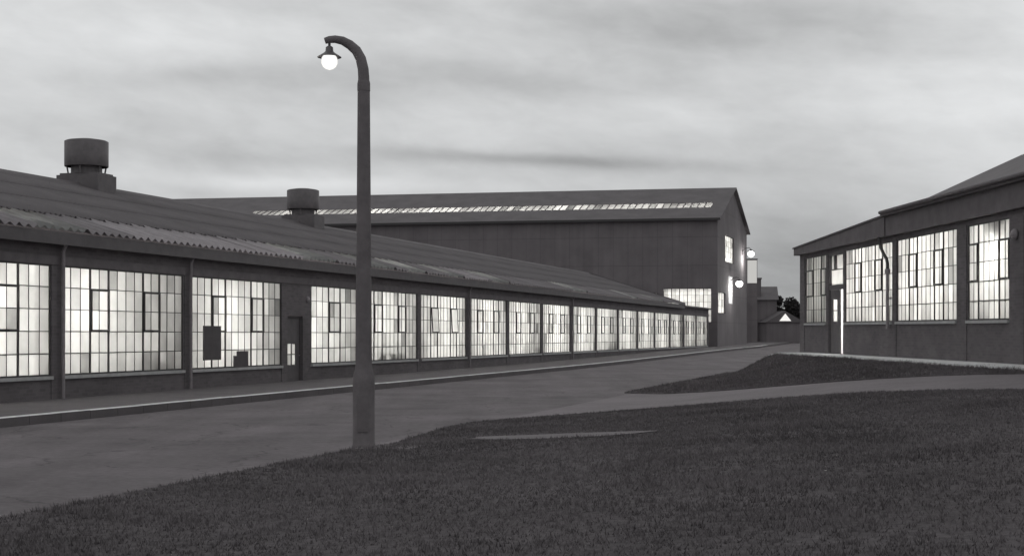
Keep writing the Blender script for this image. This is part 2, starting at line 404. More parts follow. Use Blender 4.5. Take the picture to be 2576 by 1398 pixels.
tag(grass('grass', far_lawn, 16000, .03, .09, .009, lambda x, y: True), 'short dark rough grass of the verge below the lit workshop', 'grass', kind='stuff')

# bare patches worn into the near lawn
def patch(cx, cy, rx, ry, ang, name):
    p = []
    for k in range(18):
        w = 2*math.pi*k/18; r = 1 + random.uniform(-.10, .10)
        x, y = rx*r*math.cos(w), ry*r*math.sin(w)
        p.append((cx + x*math.cos(ang) - y*math.sin(ang), cy + x*math.sin(ang) + y*math.cos(ang)))
    mb = MB(); mb.add([(cx, cy, ground_z(cx, cy)+.055)] + [(x, y, ground_z(x, y)+.045) for x, y in p], [(0, i+1, (i+1) % 18+1) for i in range(18)], True)
    return tag(mb.build(name, 'worn'), kind='structure')
patch(0.68, 20.5, 1.35, 0.50, -0.27, 'bare_path')

# pavement and kerb along the shed
pave = empty('pavement', on_road(14, -18.4) + (0,)); tag(pave, kind='structure')
def strip(name, t0, t1, a0, a1, z0, z1, m, parent=None, step=3.0):
    mb = MB(); n = max(1, int((t1-t0)/step)); v = []
    for i in range(n+1):
        t = t0 + (t1-t0)*i/n; g = ground_z(*on_road(t, a1))
        v += [on_road(t, a0)+(g+z1,), on_road(t, a1)+(g+z1,), on_road(t, a0)+(g+z0,), on_road(t, a1)+(g+z0,)]
    f = []
    for i in range(n):
        b = i*4; c = b+4
        f += [(b, b+1, c+1, c), (b+1, b+3, c+3, c+1), (b+2, b, c, c+2), (b+3, b+2, c+2, c+3)]
    f += [(0, 2, 3, 1), (n*4, n*4+1, n*4+3, n*4+2)]
    off = parent.matrix_world.translation if parent else Vector((0,0,0))
    o = mb.add(v, f).build(name, m)
    if parent:
        o.parent = parent; o.location = -parent.location
    return o
strip('paving', 12, 190, -18.46, -15.30, -.1, .155, 'paver', pave)
t = 12.0
while t < 130:
    L = 0.915
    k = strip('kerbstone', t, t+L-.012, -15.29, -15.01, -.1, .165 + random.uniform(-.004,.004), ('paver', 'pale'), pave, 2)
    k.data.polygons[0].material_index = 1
    t += L
strip('kerb', 130, 190, -15.29, -15.01, -.1, .165, 'paver', pave)

# ------------------------------------------------------------------ steel windows
PH = 2.4 / 5
def window_bars(cols, pw, groups, h=2.4, rows=5):
    """outer frame, mullions between the groups and slim glazing bars; x from 0, z from 0, y about 0"""
    mb = MB(); W = cols*pw; ph = h/rows; f = .035
    for x in (0, W-f): mb.box(x, x+f, -.03, .03, 0, h)
    for z in (0, h-f): mb.box(f, W-f, -.03, .03, z, z+f)
    edges = []; c = 0
    for g in groups[:-1]: c += g; edges.append(c)
    for c in range(1, cols):
        w = .027 if c in edges else .007
        mb.box(c*pw-w, c*pw+w, -.026 if c in edges else -.014, .016, f, h-f)
    for r in range(1, rows):
        mb.box(f, W-f, -.018, .014, r*ph-.009, r*ph+.009)
    return mb
def casement(pw, n, ph):
    mb = MB(); W = n*pw; H = 2*ph; f = .044
    for x in (0, W-f): mb.box(x, x+f, -.055, -.0265, 0, H)
    for z in (0, H-f): mb.box(f, W-f, -.055, -.0265, z, z+f)
    mb.box(W/2-.02, W/2+.02, -.08, -.055, f*.2, f*.9)
    return mb
CACHE = {}
def shared(key, fn):
    if key not in CACHE: CACHE[key] = fn()
    return CACHE[key]
def make_window(parent, x, y, z, cols, pw, groups, vents, pieces, rows=5, h=2.4, open_=(), glass='pane'):
    key = (cols, round(pw, 4), tuple(groups), rows, h); ph = h/rows
    w = link('window', shared(('w',)+key, lambda: window_bars(cols, pw, groups, h, rows).mesh('window', 'steel')), parent, (x, y, z))
    starts = [sum(groups[:i]) for i in range(len(groups))]
    skip = set()
    for gi in vents:
        n = groups[gi]
        cm = shared(('c', round(pw, 4), n, ph), lambda: casement(pw, n, ph).mesh('casement', 'steel'))
        c = link('casement', cm, w, (starts[gi]*pw, 0, 2*ph))
        if gi in open_:
            c.location.z = 4*ph; c.location.y = 0
            cg = shared(('cg', round(pw, 4), n, ph), lambda: MB().box(.03, n*pw-.03, -.046, -.040, .03, 2*ph-.03).mesh('casement_glass', glass))
            g = link('casement_glass', cg, c)
            ang = R(3)
            # hung at its head: swings outwards at the foot
            c.rotation_euler = (-ang, 0, 0)
            for child_me in (): pass
            c.location = (starts[gi]*pw, -math.sin(ang)*2*ph, 4*ph - math.cos(ang)*2*ph)
            for cc_ in range(starts[gi], starts[gi]+n):
                for r in (2, 3): skip.add((cc_, r))
    if pieces:
        pm = shared(('p', round(pw, 4), ph, glass), lambda: MB().box(.006, pw-.006, -.003, .003, .006, ph-.006).mesh('pane', glass))
        for c in range(cols):
            for r in range(rows):
                if (c, r) in skip: continue
                link('pane', pm, w, (c*pw, 0, r*ph))
    else:
        def mk():
            mb = MB()
            for c in range(cols):
                for r in range(rows):
                    if (c, r) not in skip: mb.box(c*pw+.006, (c+1)*pw-.006, -.003, .003, r*ph+.006, (r+1)*ph-.006)
            return mb.mesh('panes', glass)
        o = link('panes', shared(('ps',)+key+(tuple(sorted(skip)), glass), mk), w); o['kind'] = 'stuff'
    return w
def pendant(loc, watts, label, group, rad=0.10, cord=0.9):
    def mk():
        mb = MB(); mb.lathe([(.02,.30),(.05,.26),(.07,.18),(.20,.06),(.205,.05),(.19,.055),(.06,.17)], seg=14, cap=False)
        mb.tube([(0,0,.28), (0,0,.28+cord)], .01, 6); mb.cur = 1
        mb.lathe([(.0,-.06),(.04,-.045),(.06,0),(.045,.05),(.02,.10)], seg=10, cap=False)
        return mb.mesh('pendant_lamp', 'enamel', 'bulb_hot')
    o = link('pendant_lamp', shared(('pend', cord), mk)); o.location = loc; tag(o, label, 'lamp', group)
    ld = shared(('ld', watts, rad), lambda: bpy.data.lights.new('bulb_light', 'POINT'))
    ld.energy = watts; ld.shadow_soft_size = rad; ld.color = (1, .985, .95)
    l = bpy.data.objects.new('bulb_light', ld); col.objects.link(l); l.parent = o; l.location = (0, 0, -.12)
    return o

# ------------------------------------------------------------------ long factory shed
T0 = 15.5
PF = 18.43
tx, ty = on_road(T0, -PF)
SH_ROT = (0, 0.00195, R(90) - TH)
shed = empty('factory_shed', (tx, ty, -0.03), SH_ROT, 'long low brick factory shed with a row of lit steel windows', 'factory')
SILL, TOP, EAVE, RIDGE, DEPTH = 0.707, 3.107, 3.83, 6.07, 7.0
PIL = [26.9 + 5.62*k - T0 for k in range(-2, 17)]      # pillar centres in shed x
END_ROOF, END = 104.4 - T0, 117.4 - T0
HW = .20
holes = []
bays = list(zip(PIL[:-1], PIL[1:]))
DOOR_BAY = 4
DX0, DX1 = 38.28 - T0, 39.42 - T0
for i, (a, b) in enumerate(bays):
    if i == DOOR_BAY:
        holes += [(DX0, DX1, .08, 2.15), (40.0 - T0, b-HW, SILL, TOP)]
    else: holes.append((a+HW, b-HW, SILL, TOP))
MB().wall(0, END, -.35, 3.66, holes, 0, .34).build('front_wall', 'brick', shed)
# piers stand a little proud; concrete lintel band over the windows
for i, p in enumerate(PIL[1:], 1):
    w = .19 if i != 3 else .15
    MB().box(p-w, p+w, -.018, .002, -.3, 3.10).build('pier', 'brick', shed)
MB().box(0, END, -.035, .003, 3.108, 3.30).build('lintel', 'concrete', shed)
for i, (a, b) in enumerate(bays):
    x0 = 40.0 - T0 if i == DOOR_BAY else a+HW
    MB().box(x0-.02, b-HW+.02, -.065, .10, SILL-.075, SILL-.002).build('sill', 'sill', shed)
    W = b-HW-x0
    pieces = 1 <= i <= 5
    if i == DOOR_BAY:
        make_window(shed, x0, .03, SILL, 8, W/8, (3, 2, 3), (1,), True)
    else:
        make_window(shed, x0, .03, SILL, 14, W/14, (3, 2, 4, 2, 3), (1, 3), 1 <= i <= 4, open_=((1, 3) if i == 6 else ()))
# back wall, ends, floor: whitewashed inside
MB().box(0, END, 13.7, 14.0, -.3, EAVE).build('back_wall', 'white', shed)
def gable(x0, x1):
    return MB().prism([(x0, .34, -.3), (x0, 13.7, -.3), (x0, 13.7, EAVE-.05), (x0, DEPTH, RIDGE-.12), (x0, .34, EAVE-.05)], (x1-x0, 0, 0))
gable(0, .3).build('gable_wall', 'brick', shed)
gable(END_ROOF-.45, END_ROOF-.15).build('gable_wall', 'brick', shed)
MB().box(END-.3, END, .34, 13.7, -.3, 3.5).build('end_wall', 'brick', shed)
MB().box(.3, END-.3, .34, 13.7, -.1, .06).build('floor', 'floor', shed)
MB().box(END_ROOF-.14, END+.25, -.25, 14.1, 3.66, 3.78).build('flat_roof', 'felt', shed)
# roof: first course of big corrugated sheets one by one, the rest in one piece
m_roof = (RIDGE - EAVE) / (DEPTH + .35)
def roof_z(y): return EAVE + (y + .35)*m_roof
SHW, CL = 0.62, 1.62
def roof_sheet(x_w, y0, y1, m, name, lift=.0, waves=2, amp=.034, rib=.022):
    mb = MB(); n = waves*8; top = []; th = .012
    for i in range(n+1):
        u = i/n; z = amp*math.cos(u*waves*2*math.pi)
        if rib: z += rib*math.exp(-(min(u, 1-u)/.07)**2)
        top.append((u*x_w, z+lift))
    v = []
    for (yy) in (y0, y1):
        for x, z in top: v.append((x, yy, z + roof_z(yy)))
        for x, z in top: v.append((x, yy, z + roof_z(yy) - th))
    k = n+1; f = []
    for i in range(n):
        f += [(i, i+1, 2*k+i+1, 2*k+i), (k+i+1, k+i, 3*k+i, 3*k+i+1), (i, k+i, k+i+1, i+1), (2*k+i+1, 3*k+i+1, 3*k+i, 2*k+i)]
    mb.add(v, f, True)
    return mb.mesh(name, m)
sheet_me = roof_sheet(SHW, -.35, 1.30, 'sheet', 'roof_sheet', .03)
sheen_me = roof_sheet(SHW, -.35, 1.30, 'sheet_sheen', 'roof_sheet', .03)
clear_me = roof_sheet(SHW, -.30, 1.22, 'sheet_clear', 'rooflight_sheet', .03)
CLEAR = [(25.6, 27.6), (39.0, 41.0), (44.0, 46.2), (47.4, 49.2), (52, 53.5), (57.2, 60), (71, 74), (85, 87), (94, 96)]
x = -.3
while x < END_ROOF:
    tt = x + T0 + SHW/2
    clear = any(a <= tt <= b for a, b in CLEAR)
    o = link('rooflight_sheet' if clear else 'roof_sheet', clear_me if clear else sheen_me if 29.3 < tt < 38.5 or 53 < tt < 57 else sheet_me, shed, (x, 0, random.uniform(-.006, .006)))
    x += SHW
# upper courses (front slope) and back slope
def corr(y0, y1, x0, x1, lift, pitch=.2, amp=.03, back=False):
    n = int((x1-x0)/pitch*4); v = []; f = []
    def zz(y): return roof_z(2*DEPTH-y) if back else roof_z(y)
    for i in range(n+1):
        xx = x0 + (x1-x0)*i/n; dzz = amp*math.cos(i*math.pi/2) + lift
        v += [(xx, y0, zz(y0)+dzz), (xx, y1, zz(y1)+dzz), (xx, y0, zz(y0)+dzz-.02), (xx, y1, zz(y1)+dzz-.02)]
    for i in range(n):
        b = i*4; c = b+4
        f += [(b, c, c+1, b+1), (b+2, b+3, c+3, c+2), (b, b+2, c+2, c), (b+1, c+1, c+3, b+3)]
    return MB().add(v, f, True)
for k, (y0, y1) in enumerate(((1.18, 3.2), (3.08, 5.1), (4.98, DEPTH))):
    corr(y0, y1, -.3, END_ROOF, .06 + .02*(k+1)).build('roof_course', 'roof', shed)
corr(DEPTH, 2*DEPTH+.3, -.3, END_ROOF, .07, back=True).build('back_roof', 'roof', shed)
MB().prism([(-.35, DEPTH-.30, roof_z(DEPTH-.30)+.10), (-.35, DEPTH, RIDGE+.20), (-.35, DEPTH+.30, roof_z(DEPTH-.30)+.10), (-.35, DEPTH, RIDGE-.05)], (END_ROOF+.45, 0, 0)).build('ridge_cap', 'roof', shed)
# dark lining under the sheets, fascia board
MB().add([(0, .2, EAVE-.02), (END_ROOF-.2, .2, EAVE-.02), (END_ROOF-.2, 1.3, roof_z(1.3)-.06), (0, 1.3, roof_z(1.3)-.06)], [(0,1,2,3)])
MB().box(0, END_ROOF, -.30, -.27, EAVE-.30, EAVE-.03).build('fascia', 'timber', shed)
MB().box(0, END_ROOF, -.268, .003, EAVE-.17, EAVE-.14).build('soffit', 'timber', shed)
# verge board at the end of the pitched roof
MB().prism([(END_ROOF+.01, -.33, EAVE-.12), (END_ROOF+.01, DEPTH, RIDGE-.03), (END_ROOF+.01, DEPTH, RIDGE+.22), (END_ROOF+.01, -.33, EAVE+.12)], (.04, 0, 0)).build('verge_board', 'timber', shed)
# downpipes on some piers
for i in (2, 3, 7, 10):
    p = PIL[i] + (.10 if i == 2 else .0)
    MB().tube([(p, -.22, EAVE-.2), (p, -.11, 3.4), (p, -.11, .12)], .042, 8).build('downpipe', 'pipe', shed)
# works door with a small four-pane light, and an old bell beside it
door = MB().wall(DX0+.03, DX1-.03, .09, 2.12, [(38.55-T0, 39.13-T0, .70, 1.33)], .10, .15).build('door', 'timber', shed)
for c in range(2):
    for r in range(2):
        link('pane', shared('dp', lambda: MB().box(.01, .28, .12, .128, .01, .305).mesh('pane', 'pane')), door, (38.55-T0+c*.29, 0, .70+r*.315))
MB().box(38.825-T0, 38.855-T0, .09, .119, .70, 1.33).box(38.55-T0, 38.825-T0, .09, .119, 1.0, 1.03).box(38.855-T0, 39.13-T0, .09, .119, 1.0, 1.03).build('glazing_bar', 'timber', door)
MB().box(DX0, DX1, .06, .2, 2.10, 2.16).box(DX0, DX0+.04, .06, .2, .08, 2.10).box(DX1-.04, DX1, .06, .2, .08, 2.10).build('door_frame', 'timber', shed)
MB().tube([(39.3-T0, .10, .98), (39.3-T0, .05, .98), (39.22-T0, .04, .98)], .012, 6).build('handle', 'pipe', door)
bell_mb = MB(); bell_mb.lathe([(.10, 0), (.10, .02), (.085, .05), (.04, .07), (.0, .075)], seg=16, cap=False)
bell = bell_mb.build('bulkhead_lamp', 'pipe', shed); bell.location = (39.72-T0, 0.0, 2.66); bell.rotation_euler = (R(90), 0, 0)
# dark boards leaning inside the third bay
def in_shed(x, y, z): return shed.matrix_world @ Vector((x, y, z))
bpy.context.view_layer.update()
bo = MB().box(0, .93, .0, .03, 0, .90).build('dark_board', 'board'); bo.location = in_shed(33.28-T0, -.062, .93); bo.rotation_euler = SH_ROT
tag(bo, 'large dark square board fixed over panes of the shed window left of the door', 'board')
bx = MB(); bx.box(0, .82, 0, .03, 0, .32).box(.18, .82, .0, .028, .321, .44)
bo = bx.build('dark_board', 'board'); bo.location = in_shed(34.95-T0, -.062, .71); bo.rotation_euler = SH_ROT
tag(bo, 'small dark stepped board low over the shed window panes beside the larger board', 'board')
# lamps inside the shed
WORDS = ['no', 'one', 'two', 'three', 'four', 'five', 'six', 'seven', 'eight', 'nine', 'ten', 'eleven', 'twelve', 'thirteen', 'fourteen', 'fifteen']
for i, (a, b) in enumerate(bays):
    if i == 0: fx = .5
    fx = {1: .60, 2: .24, 3: .40, 4: .42, 5: .40}.get(i, random.uniform(.35, .55))
    xx = a + (b-a)*fx
    k = i - DOOR_BAY
    where = 'in the door bay' if k == 0 else '%s bay%s %s the door bay' % (WORDS[abs(k)], '' if abs(k) == 1 else 's', 'past' if k > 0 else 'short of')
    pendant(in_shed(xx, 1.25 + random.uniform(-.1, .2), 2.35 + random.uniform(-.15, .1)), 270 if i < 6 else 300, 'pendant lamp close behind the shed windows, ' + where, 'pendant lamps behind the shed windows', cord=1.75)
    pendant(in_shed((a+b)/2, 6.0, 3.2), 260 if i < 6 else 420, 'added fill lamp deep inside the shed, ' + where, 'added fill lamps deep inside the shed', 0.15, cord=2.45)  # deep row is added fill, evening out the light behind the panes

# work benches added just inside the windows to shade the lower panes
def bench(x, y, label, seed):
    rg = random.Random(seed); o = empty('work_bench', in_shed(x, y, .06), SH_ROT, label, 'bench', 'work benches added to shade the shed windows')
    MB().box(0, 2.6, 0, .62, .98, 1.05).build('top', 'timber', o)
    for a in (.06, 2.44):
        for b in (.05, .47): MB().box(a, a+.10, b, b+.10, 0, .979).build('leg', 'timber', o)
    MB().box(.16, 2.44, .07, .13, .30, .40).build('rail', 'timber', o)
    x_ = .1
    while x_ < 2.2:
        w, h = rg.uniform(.2, .5), rg.uniform(.10, .38)
        MB().box(x_, x_+w, .06, .06+rg.uniform(.2, .4), 1.051, 1.05+h).build('crate', 'board', o); x_ += w + rg.uniform(.05, .4)
    return o
for i, off, lab in ((2, 2.3, 'cluttered work bench added inside the second lit shed window before the door'), (5, 1.2, 'cluttered work bench added inside the first shed window past the door bay'),
                    (8, 2.4, 'cluttered work bench added inside the fourth shed window past the door bay'), (11, 2.5, 'cluttered work bench added inside the seventh shed window past the door bay')):
    bench(bays[i][0] + off, .50, lab, 40+i)

# roof ventilators on the ridge
def ventilator():
    r = empty('roof_ventilator', (0,0,0))
    MB().box(-.50, .50, -.74, .74, -.75, .34).box(-.44, .44, -.66, .66, .342, .40).build('base', 'vent', r)
    MB().lathe([(.47, .40), (.47, .55), (.44, .75), (.44, .95)], seg=24).build('neck', 'vent', r)
    dm = MB().lathe([(.655, .62), (.665, .64), (.665, 1.40), (.60, 1.43), (.30, 1.48), (0.01, 1.49)], seg=28, cap=False)
    dm.lathe([(.64, .62), (.64, 1.36)], seg=28, cap=False); dm.build('drum', 'vent', r)
    for k in range(6):
        a = k*math.pi/3 + .25
        MB().tube([(.55*math.cos(a), .55*math.sin(a), .38), (.60*math.cos(a), .60*math.sin(a), .66)], .028, 6).build('strut', 'vent', r)
    return r
def copy_tree(o, parent=None):
    c = o.copy(); col.objects.link(c); c.parent = parent
    for ch in list(o.children): copy_tree(ch, c)
    return c
v1 = ventilator(); v2 = copy_tree(v1)
for v, t_, lab in ((v1, 38.7, 'drum roof ventilator standing clear against the sky on the shed ridge'), (v2, 54.4, 'drum roof ventilator on the shed ridge in front of the tall hall roof')):
    v.location = in_shed(t_-T0, DEPTH, RIDGE + .10); v.rotation_euler = SH_ROT; tag(v, lab, 'ventilator', 'roof ventilators on the shed ridge')

# ------------------------------------------------------------------ tall hall across the end of the shed
SK = 0.087
hall = empty('tall_hall', (17.1, 119.1, 0), (0, 0, R(-11.77)), 'tall dark hall with pitched roof and a bright strip of rooflights', 'hall')
HL, HWD, HE, HR = 80.0, 18.5, 11.1, 14.45
def sk(x, y, z): return (x + SK*y, y, z)
def hm(): return MB(sk)
hw_open = [(-4.5, -.5, 2.4, 5.25), (-6.6, -5.0, 2.4, 4.9)]
hm().wall(-HL, 0, -.5, HE, hw_open, 0, .4).build('side_wall', 'brick_far', hall)
hm().wall(-HL, 0, -.5, HE, [], HWD-.4, HWD).build('rear_wall', 'brick_far', hall)
# gable wall (x = 0): openings in y
def gm(): return MB(lambda u, d, z: sk(-d, u, z))
g_open = [(4.5, 9.9, 7.7, 10.0), (.5, 4.6, 3.2, 4.95)]
gm().wall(.402, HWD-.402, -.5, HE-.003, g_open, 0, .4).build('gable_wall', 'brick_far', hall)
gm().prism([(.3, 0, HE), (HWD-.3, 0, HE), (HWD/2, 0, HR-.12)], (0, .4, 0)).build('gable_top', 'brick_far', hall)
hm().box(-HL, -HL+.4, .4, HWD-.4, -.5, HE).build('far_end_wall', 'brick_far', hall)
hm().box(-HL+.4, -.4, .4, HWD-.4, -.1, .5).build('floor', 'floor', hall)
def hz(y): return HE + (HR-HE)*(y/(HWD/2)) if y <= HWD/2 else HE + (HR-HE)*((HWD-y)/(HWD/2))
def slab(name, x0, x1, y0, y1, m, th=.12, lift=.06):
    b = hm(); b.add([(x0,y0,hz(y0)+lift),(x1,y0,hz(y0)+lift),(x1,y1,hz(y1)+lift),(x0,y1,hz(y1)+lift),
                     (x0,y0,hz(y0)+lift-th),(x1,y0,hz(y0)+lift-th),(x1,y1,hz(y1)+lift-th),(x0,y1,hz(y1)+lift-th)],
                    [(0,1,2,3),(7,6,5,4),(0,4,5,1),(1,5,6,2),(2,6,7,3),(3,7,4,0)]); return b.build(name, m, hall)
RY0, RY1, RX0, RX1 = 3.0, 4.5, -43.0, -1.0
slab('roof_slope', -HL-.3, .3, -.35, RY0, 'roof'); slab('roof_slope', -HL-.3, .3, RY1, HWD/2, 'roof')
slab('roof_slope', -HL-.3, RX0, RY0, RY1, 'roof'); slab('roof_slope', RX1, .3, RY0, RY1, 'roof')
slab('roof_slope', -HL-.3, .3, HWD/2, HWD+.35, 'roof')
npan = 70; pw_ = (RX1-RX0)/npan
ym = (RY0+RY1)/2; sl_ = (HR-HE)/(HWD/2)
pane_me = MB(lambda x, y, z: (x + SK*y, y, y*sl_ + z)).box(.04, pw_-.04, -(RY1-RY0)/2+.02, (RY1-RY0)/2-.02, -.01, .01).mesh('rooflight_pane', 'pane_far')
bar_me = MB(lambda x, y, z: (x + SK*y, y, y*sl_ + z)).box(-.022, .022, -(RY1-RY0)/2, (RY1-RY0)/2, -.05, .05).mesh('glazing_bar', 'roof')
for i in range(npan):
    link('rooflight_pane', pane_me, hall, (RX0 + i*pw_ + SK*ym, ym, hz(ym)+.03))
    link('glazing_bar', bar_me, hall, (RX0 + i*pw_ + SK*ym, ym, hz(ym)+.03))
hm().box(-HL-.3, .3, -.46, -.355, HE-.22, HE-.02).build('gutter', 'steel', hall)
# windows of the hall
for (a, b, z0, z1) in hw_open:
    n = max(2, int(round((b-a)/.66))*2)
    make_window(hall, a, .15, z0, n, (b-a)/n, [2]*(n//2), (), False, rows=5, h=z1-z0)
def gable_window(u0, u1, z0, z1, n, rows):
    w = link('window', window_bars(n, (u1-u0)/n, [2]*(n//2), z1-z0, rows).mesh('window', 'steel'), hall)
    w.location = sk(-.15, u0, z0); w.rotation_euler = (0, 0, R(90) - math.atan(SK))
    mb = MB(); p = (u1-u0)/n; ph = (z1-z0)/rows
    for c in range(n):
        for r in range(rows): mb.box(c*p+.01, (c+1)*p-.01, -.003, .003, r*ph+.01, (r+1)*ph-.01)
    g = mb.build('panes', 'pane', w); g['kind'] = 'stuff'
for a in ((4.5, 9.9, 7.7, 10.0, 8, 5), (.5, 4.6, 3.2, 4.95, 6, 3)): gable_window(*a)
bpy.context.view_layer.update()
def in_hall(x, y, z): return hall.matrix_world @ Vector(sk(x, y, z))
ORD = ['first', 'second', 'third', 'fourth', 'fifth', 'sixth', 'seventh']
for k in range(7):
    pendant(in_hall(-4 - 6.2*k, 4.6, 9.9), 1500, 'large pendant lamp high under the hall roof, %s from the gable' % ORD[k], 'pendant lamps inside the tall hall', 0.2, cord=2.2)
pendant(in_hall(-2.6, 1.6, 4.6), 260, 'pendant lamp behind the low side windows at the hall corner', 'pendant lamps near the hall corner')
pendant(in_hall(-2.0, 3.2, 4.6), 240, 'pendant lamp behind the low gable window of the tall hall', 'pendant lamps near the hall corner')
pendant(in_hall(-2.6, 7.2, 9.4), 300, 'pendant lamp behind the high gable window of the tall hall', 'lamps')

# wall lamps on the hall gable
def wall_lamp(u, z, watts, label, reach=.9):
    p = in_hall(0, u, z); r = empty('wall_lamp', p, (0, 0, R(-11.77)), label, 'wall lamp')
    MB().box(-.02, .05, -.10, .10, -.35, .15).build('back_plate', 'steel', r)
    MB().tube([(.03, 0, 0), (.3, 0, .28), (reach*.75, 0, .33), (reach, 0, .18)], .03, 8).build('bracket', 'steel', r)
    MB().lathe([(.05, .18), (.09, .12), (.34, .0), (.35, -.02), (.31, .0)], (reach, 0, 0), 16, False).build('shade', 'enamel', r)
    MB().lathe([(.01, -.56), (.18, -.50), (.31, -.33), (.32, -.18), (.24, -.06), (.12, .02)], (reach, 0, 0), 16, False).build('globe', 'bulb_hot', r).scale = (1, 1, 1)
    ld = bpy.data.lights.new('bulb_light', 'POINT'); ld.energy = watts; ld.shadow_soft_size = .2; ld.color = (1, .985, .95)
    l = bpy.data.objects.new('bulb_light', ld); col.objects.link(l); l.parent = r; l.location = (reach, 0, -.75)
    return r
wall_lamp(15.4, 9.15, 230, 'lit bracket lamp high at the far end of the hall gable', .8)
wall_lamp(7.4, 6.1, 170, 'lit bracket lamp halfway up the hall gable below the tall window', .8)
# pale panel added behind the lower lamp to make its glow on the wall
gm().box(6.2, 8.6, -.03, -.002, 4.1, 6.5).build('lamp_glow_panel', 'render', hall)

# ------------------------------------------------------------------ lit workshop on the right
WO = (facade_x(53.8), 53.8)
TR = math.atan(-149/3600)
ws = empty('workshop', (WO[0], WO[1], 0), (0, 0.00195, R(-90) - TR), 'brick workshop with large lit steel windows and an open door on the bank', 'workshop')
WS, WT = 1.93, 4.33
WL = 36.0
GZ = .60
wopen = [(.85, 3.75, WS, WT), (6.2, 11.35, WS, WT), (11.75, 16.75, WS, WT), (17.55, 20.25, WS, WT)]
D0, D1, DT = 4.05, 5.95, 4.33
MB().wall(0, WL, GZ-.4, WT+.14, wopen + [(D0, D1, .80, WT)], 0, .34).build('front_wall', 'brick', ws)
for (a, b, z0, z1) in wopen:
    MB().box(a-.03, b+.03, -.06, .10, z0-.075, z0-.002).build('sill', 'sill', ws)
make_window(ws, .85, .04, WS, 8, 2.9/8, (3, 3, 2), (0, 2), True)
make_window(ws, 6.2, .04, WS, 14, 5.15/14, (3, 2, 4, 2, 3), (1, 3), True)
make_window(ws, 11.75, .04, WS, 14, 5.0/14, (3, 2, 4, 2, 3), (1, 3), True)
make_window(ws, 17.55, .04, WS, 8, 2.7/8, (2, 4, 2), (0, 2), True)
for p, w in ((.42, .30), (11.55, .17), (17.15, .34), (20.75, .40)):
    MB().box(p-w, p+w, -.022, .002, GZ-.3, WT+.02).build('pier', 'brick', ws)
# fascia: rising along the lower end, then level with a gutter
MB().prism([(-.15, -.20, WT+.142), (11.15, -.20, WT+.142), (11.15, -.20, 5.06), (-.15, -.20, 4.71)], (0, .5, 0)).build('parapet', 'concrete', ws)
MB().prism([(-.2, -.24, 4.713), (11.15, -.24, 5.063), (11.15, -.24, 5.12), (-.2, -.24, 4.77)], (0, .6, 0)).build('coping', 'felt', ws)
MB().box(11.153, WL, -.16, .34, WT+.142, 5.05).build('parapet', 'concrete', ws)
MB().box(11.153, WL, -.32, .20, 5.053, 5.20).build('eaves_board', 'timber', ws)
MB().tube([(11.3, -.37, 5.16), (WL, -.37, 5.16)], .055, 8).build('gutter', 'concrete', ws)
MB().box(0, 11.152, .342, 11.0, 4.45, 4.60).build('flat_roof', 'felt', ws)
MB().add([(15.3, -.36, 5.2), (WL, -.36, 5.2), (WL, 1.55, 6.18), (17.15, 1.55, 6.18), (17.15, 8.5, 6.18), (WL, 8.5, 6.18), (15.3, 10.5, 5.2), (WL, 10.5, 5.2)],
         [(0,1,2,3), (0,3,4,6), (3,2,5,4), (4,5,7,6)]).build('hipped_roof', 'roof', ws)
MB().box(11.153, WL, .202, 11.0, 5.06, 5.18).build('roof_deck', 'felt', ws)
# inside
MB().box(.0, WL, 10.7, 11.0, GZ-.3, 5.0).build('back_wall', 'white', ws)
MB().box(0, .3, .342, 10.7, GZ-.4, 4.44).build('end_wall', 'brick', ws)
MB().box(WL-.3, WL, .342, 10.7, GZ-.4, 5.0).build('end_wall', 'brick', ws)
MB().box(17.3, 17.45, .35, 10.7, .8, 5.0).build('partition', 'white', ws)
MB().box(.3, WL-.3, .342, 10.7, GZ-.2, .86).build('floor', 'floor', ws)
MB().box(3.76, 3.86, .342, 10.7, .87, 4.44).build('partition', 'white', ws)
MB().box(6.05, 6.15, .342, 4.0, .87, 4.44).build('partition', 'white', ws)
# doorway: step, frame, fanlight, leaf standing ajar
dr = MB(); dr.box(D0, D0+.09, .02, .20, .80, WT-.003).box(D1-.09, D1, .02, .20, .80, WT-.003).box(D0+.09, D1-.09, .02, .20, 3.06, 3.22).box(D0+.09, D1-.09, .02, .20, WT-.09, WT-.003)
dr.build('door_frame', 'timber', ws)
fan = MB().box(D0+.62, D0+.74, .03, .16, 3.75, WT-.09).box(D0+.09, D1-.09, .06, .10, 3.73, 3.76).build('fanlight', 'timber', ws)
MB().box(D0+.10, D1-.10, .11, .118, 3.23, 3.74).build('pane', 'pane', fan)
MB().box(D0+.10, D0+.60, .112, .12, 3.78, WT-.10).build('pane', 'pane', fan); MB().box(D0+.76, D1-.10, .112, .12, 3.78, WT-.10).build('pane', 'pane', fan)
leaf = MB().wall(D0+.10, D1-.62, .83, 3.05, [(D0+.42, D0+.95, 1.98, 2.72)], .06, .11).build('door', 'timber', ws)
MB().box(D0+.42, D0+.95, .08, .085, 1.985, 2.34).build('pane', 'pane', leaf); MB().box(D0+.42, D0+.95, .081, .086, 2.36, 2.715).build('pane', 'pane', leaf)
MB().box(D0+.42, D0+.95, .065, .079, 2.33, 2.37).build('glazing_bar', 'timber', leaf)
MB().box(D0-.1, D1+.1, -.55, -.002, GZ-.2, .815).build('step', 'pale', ws)
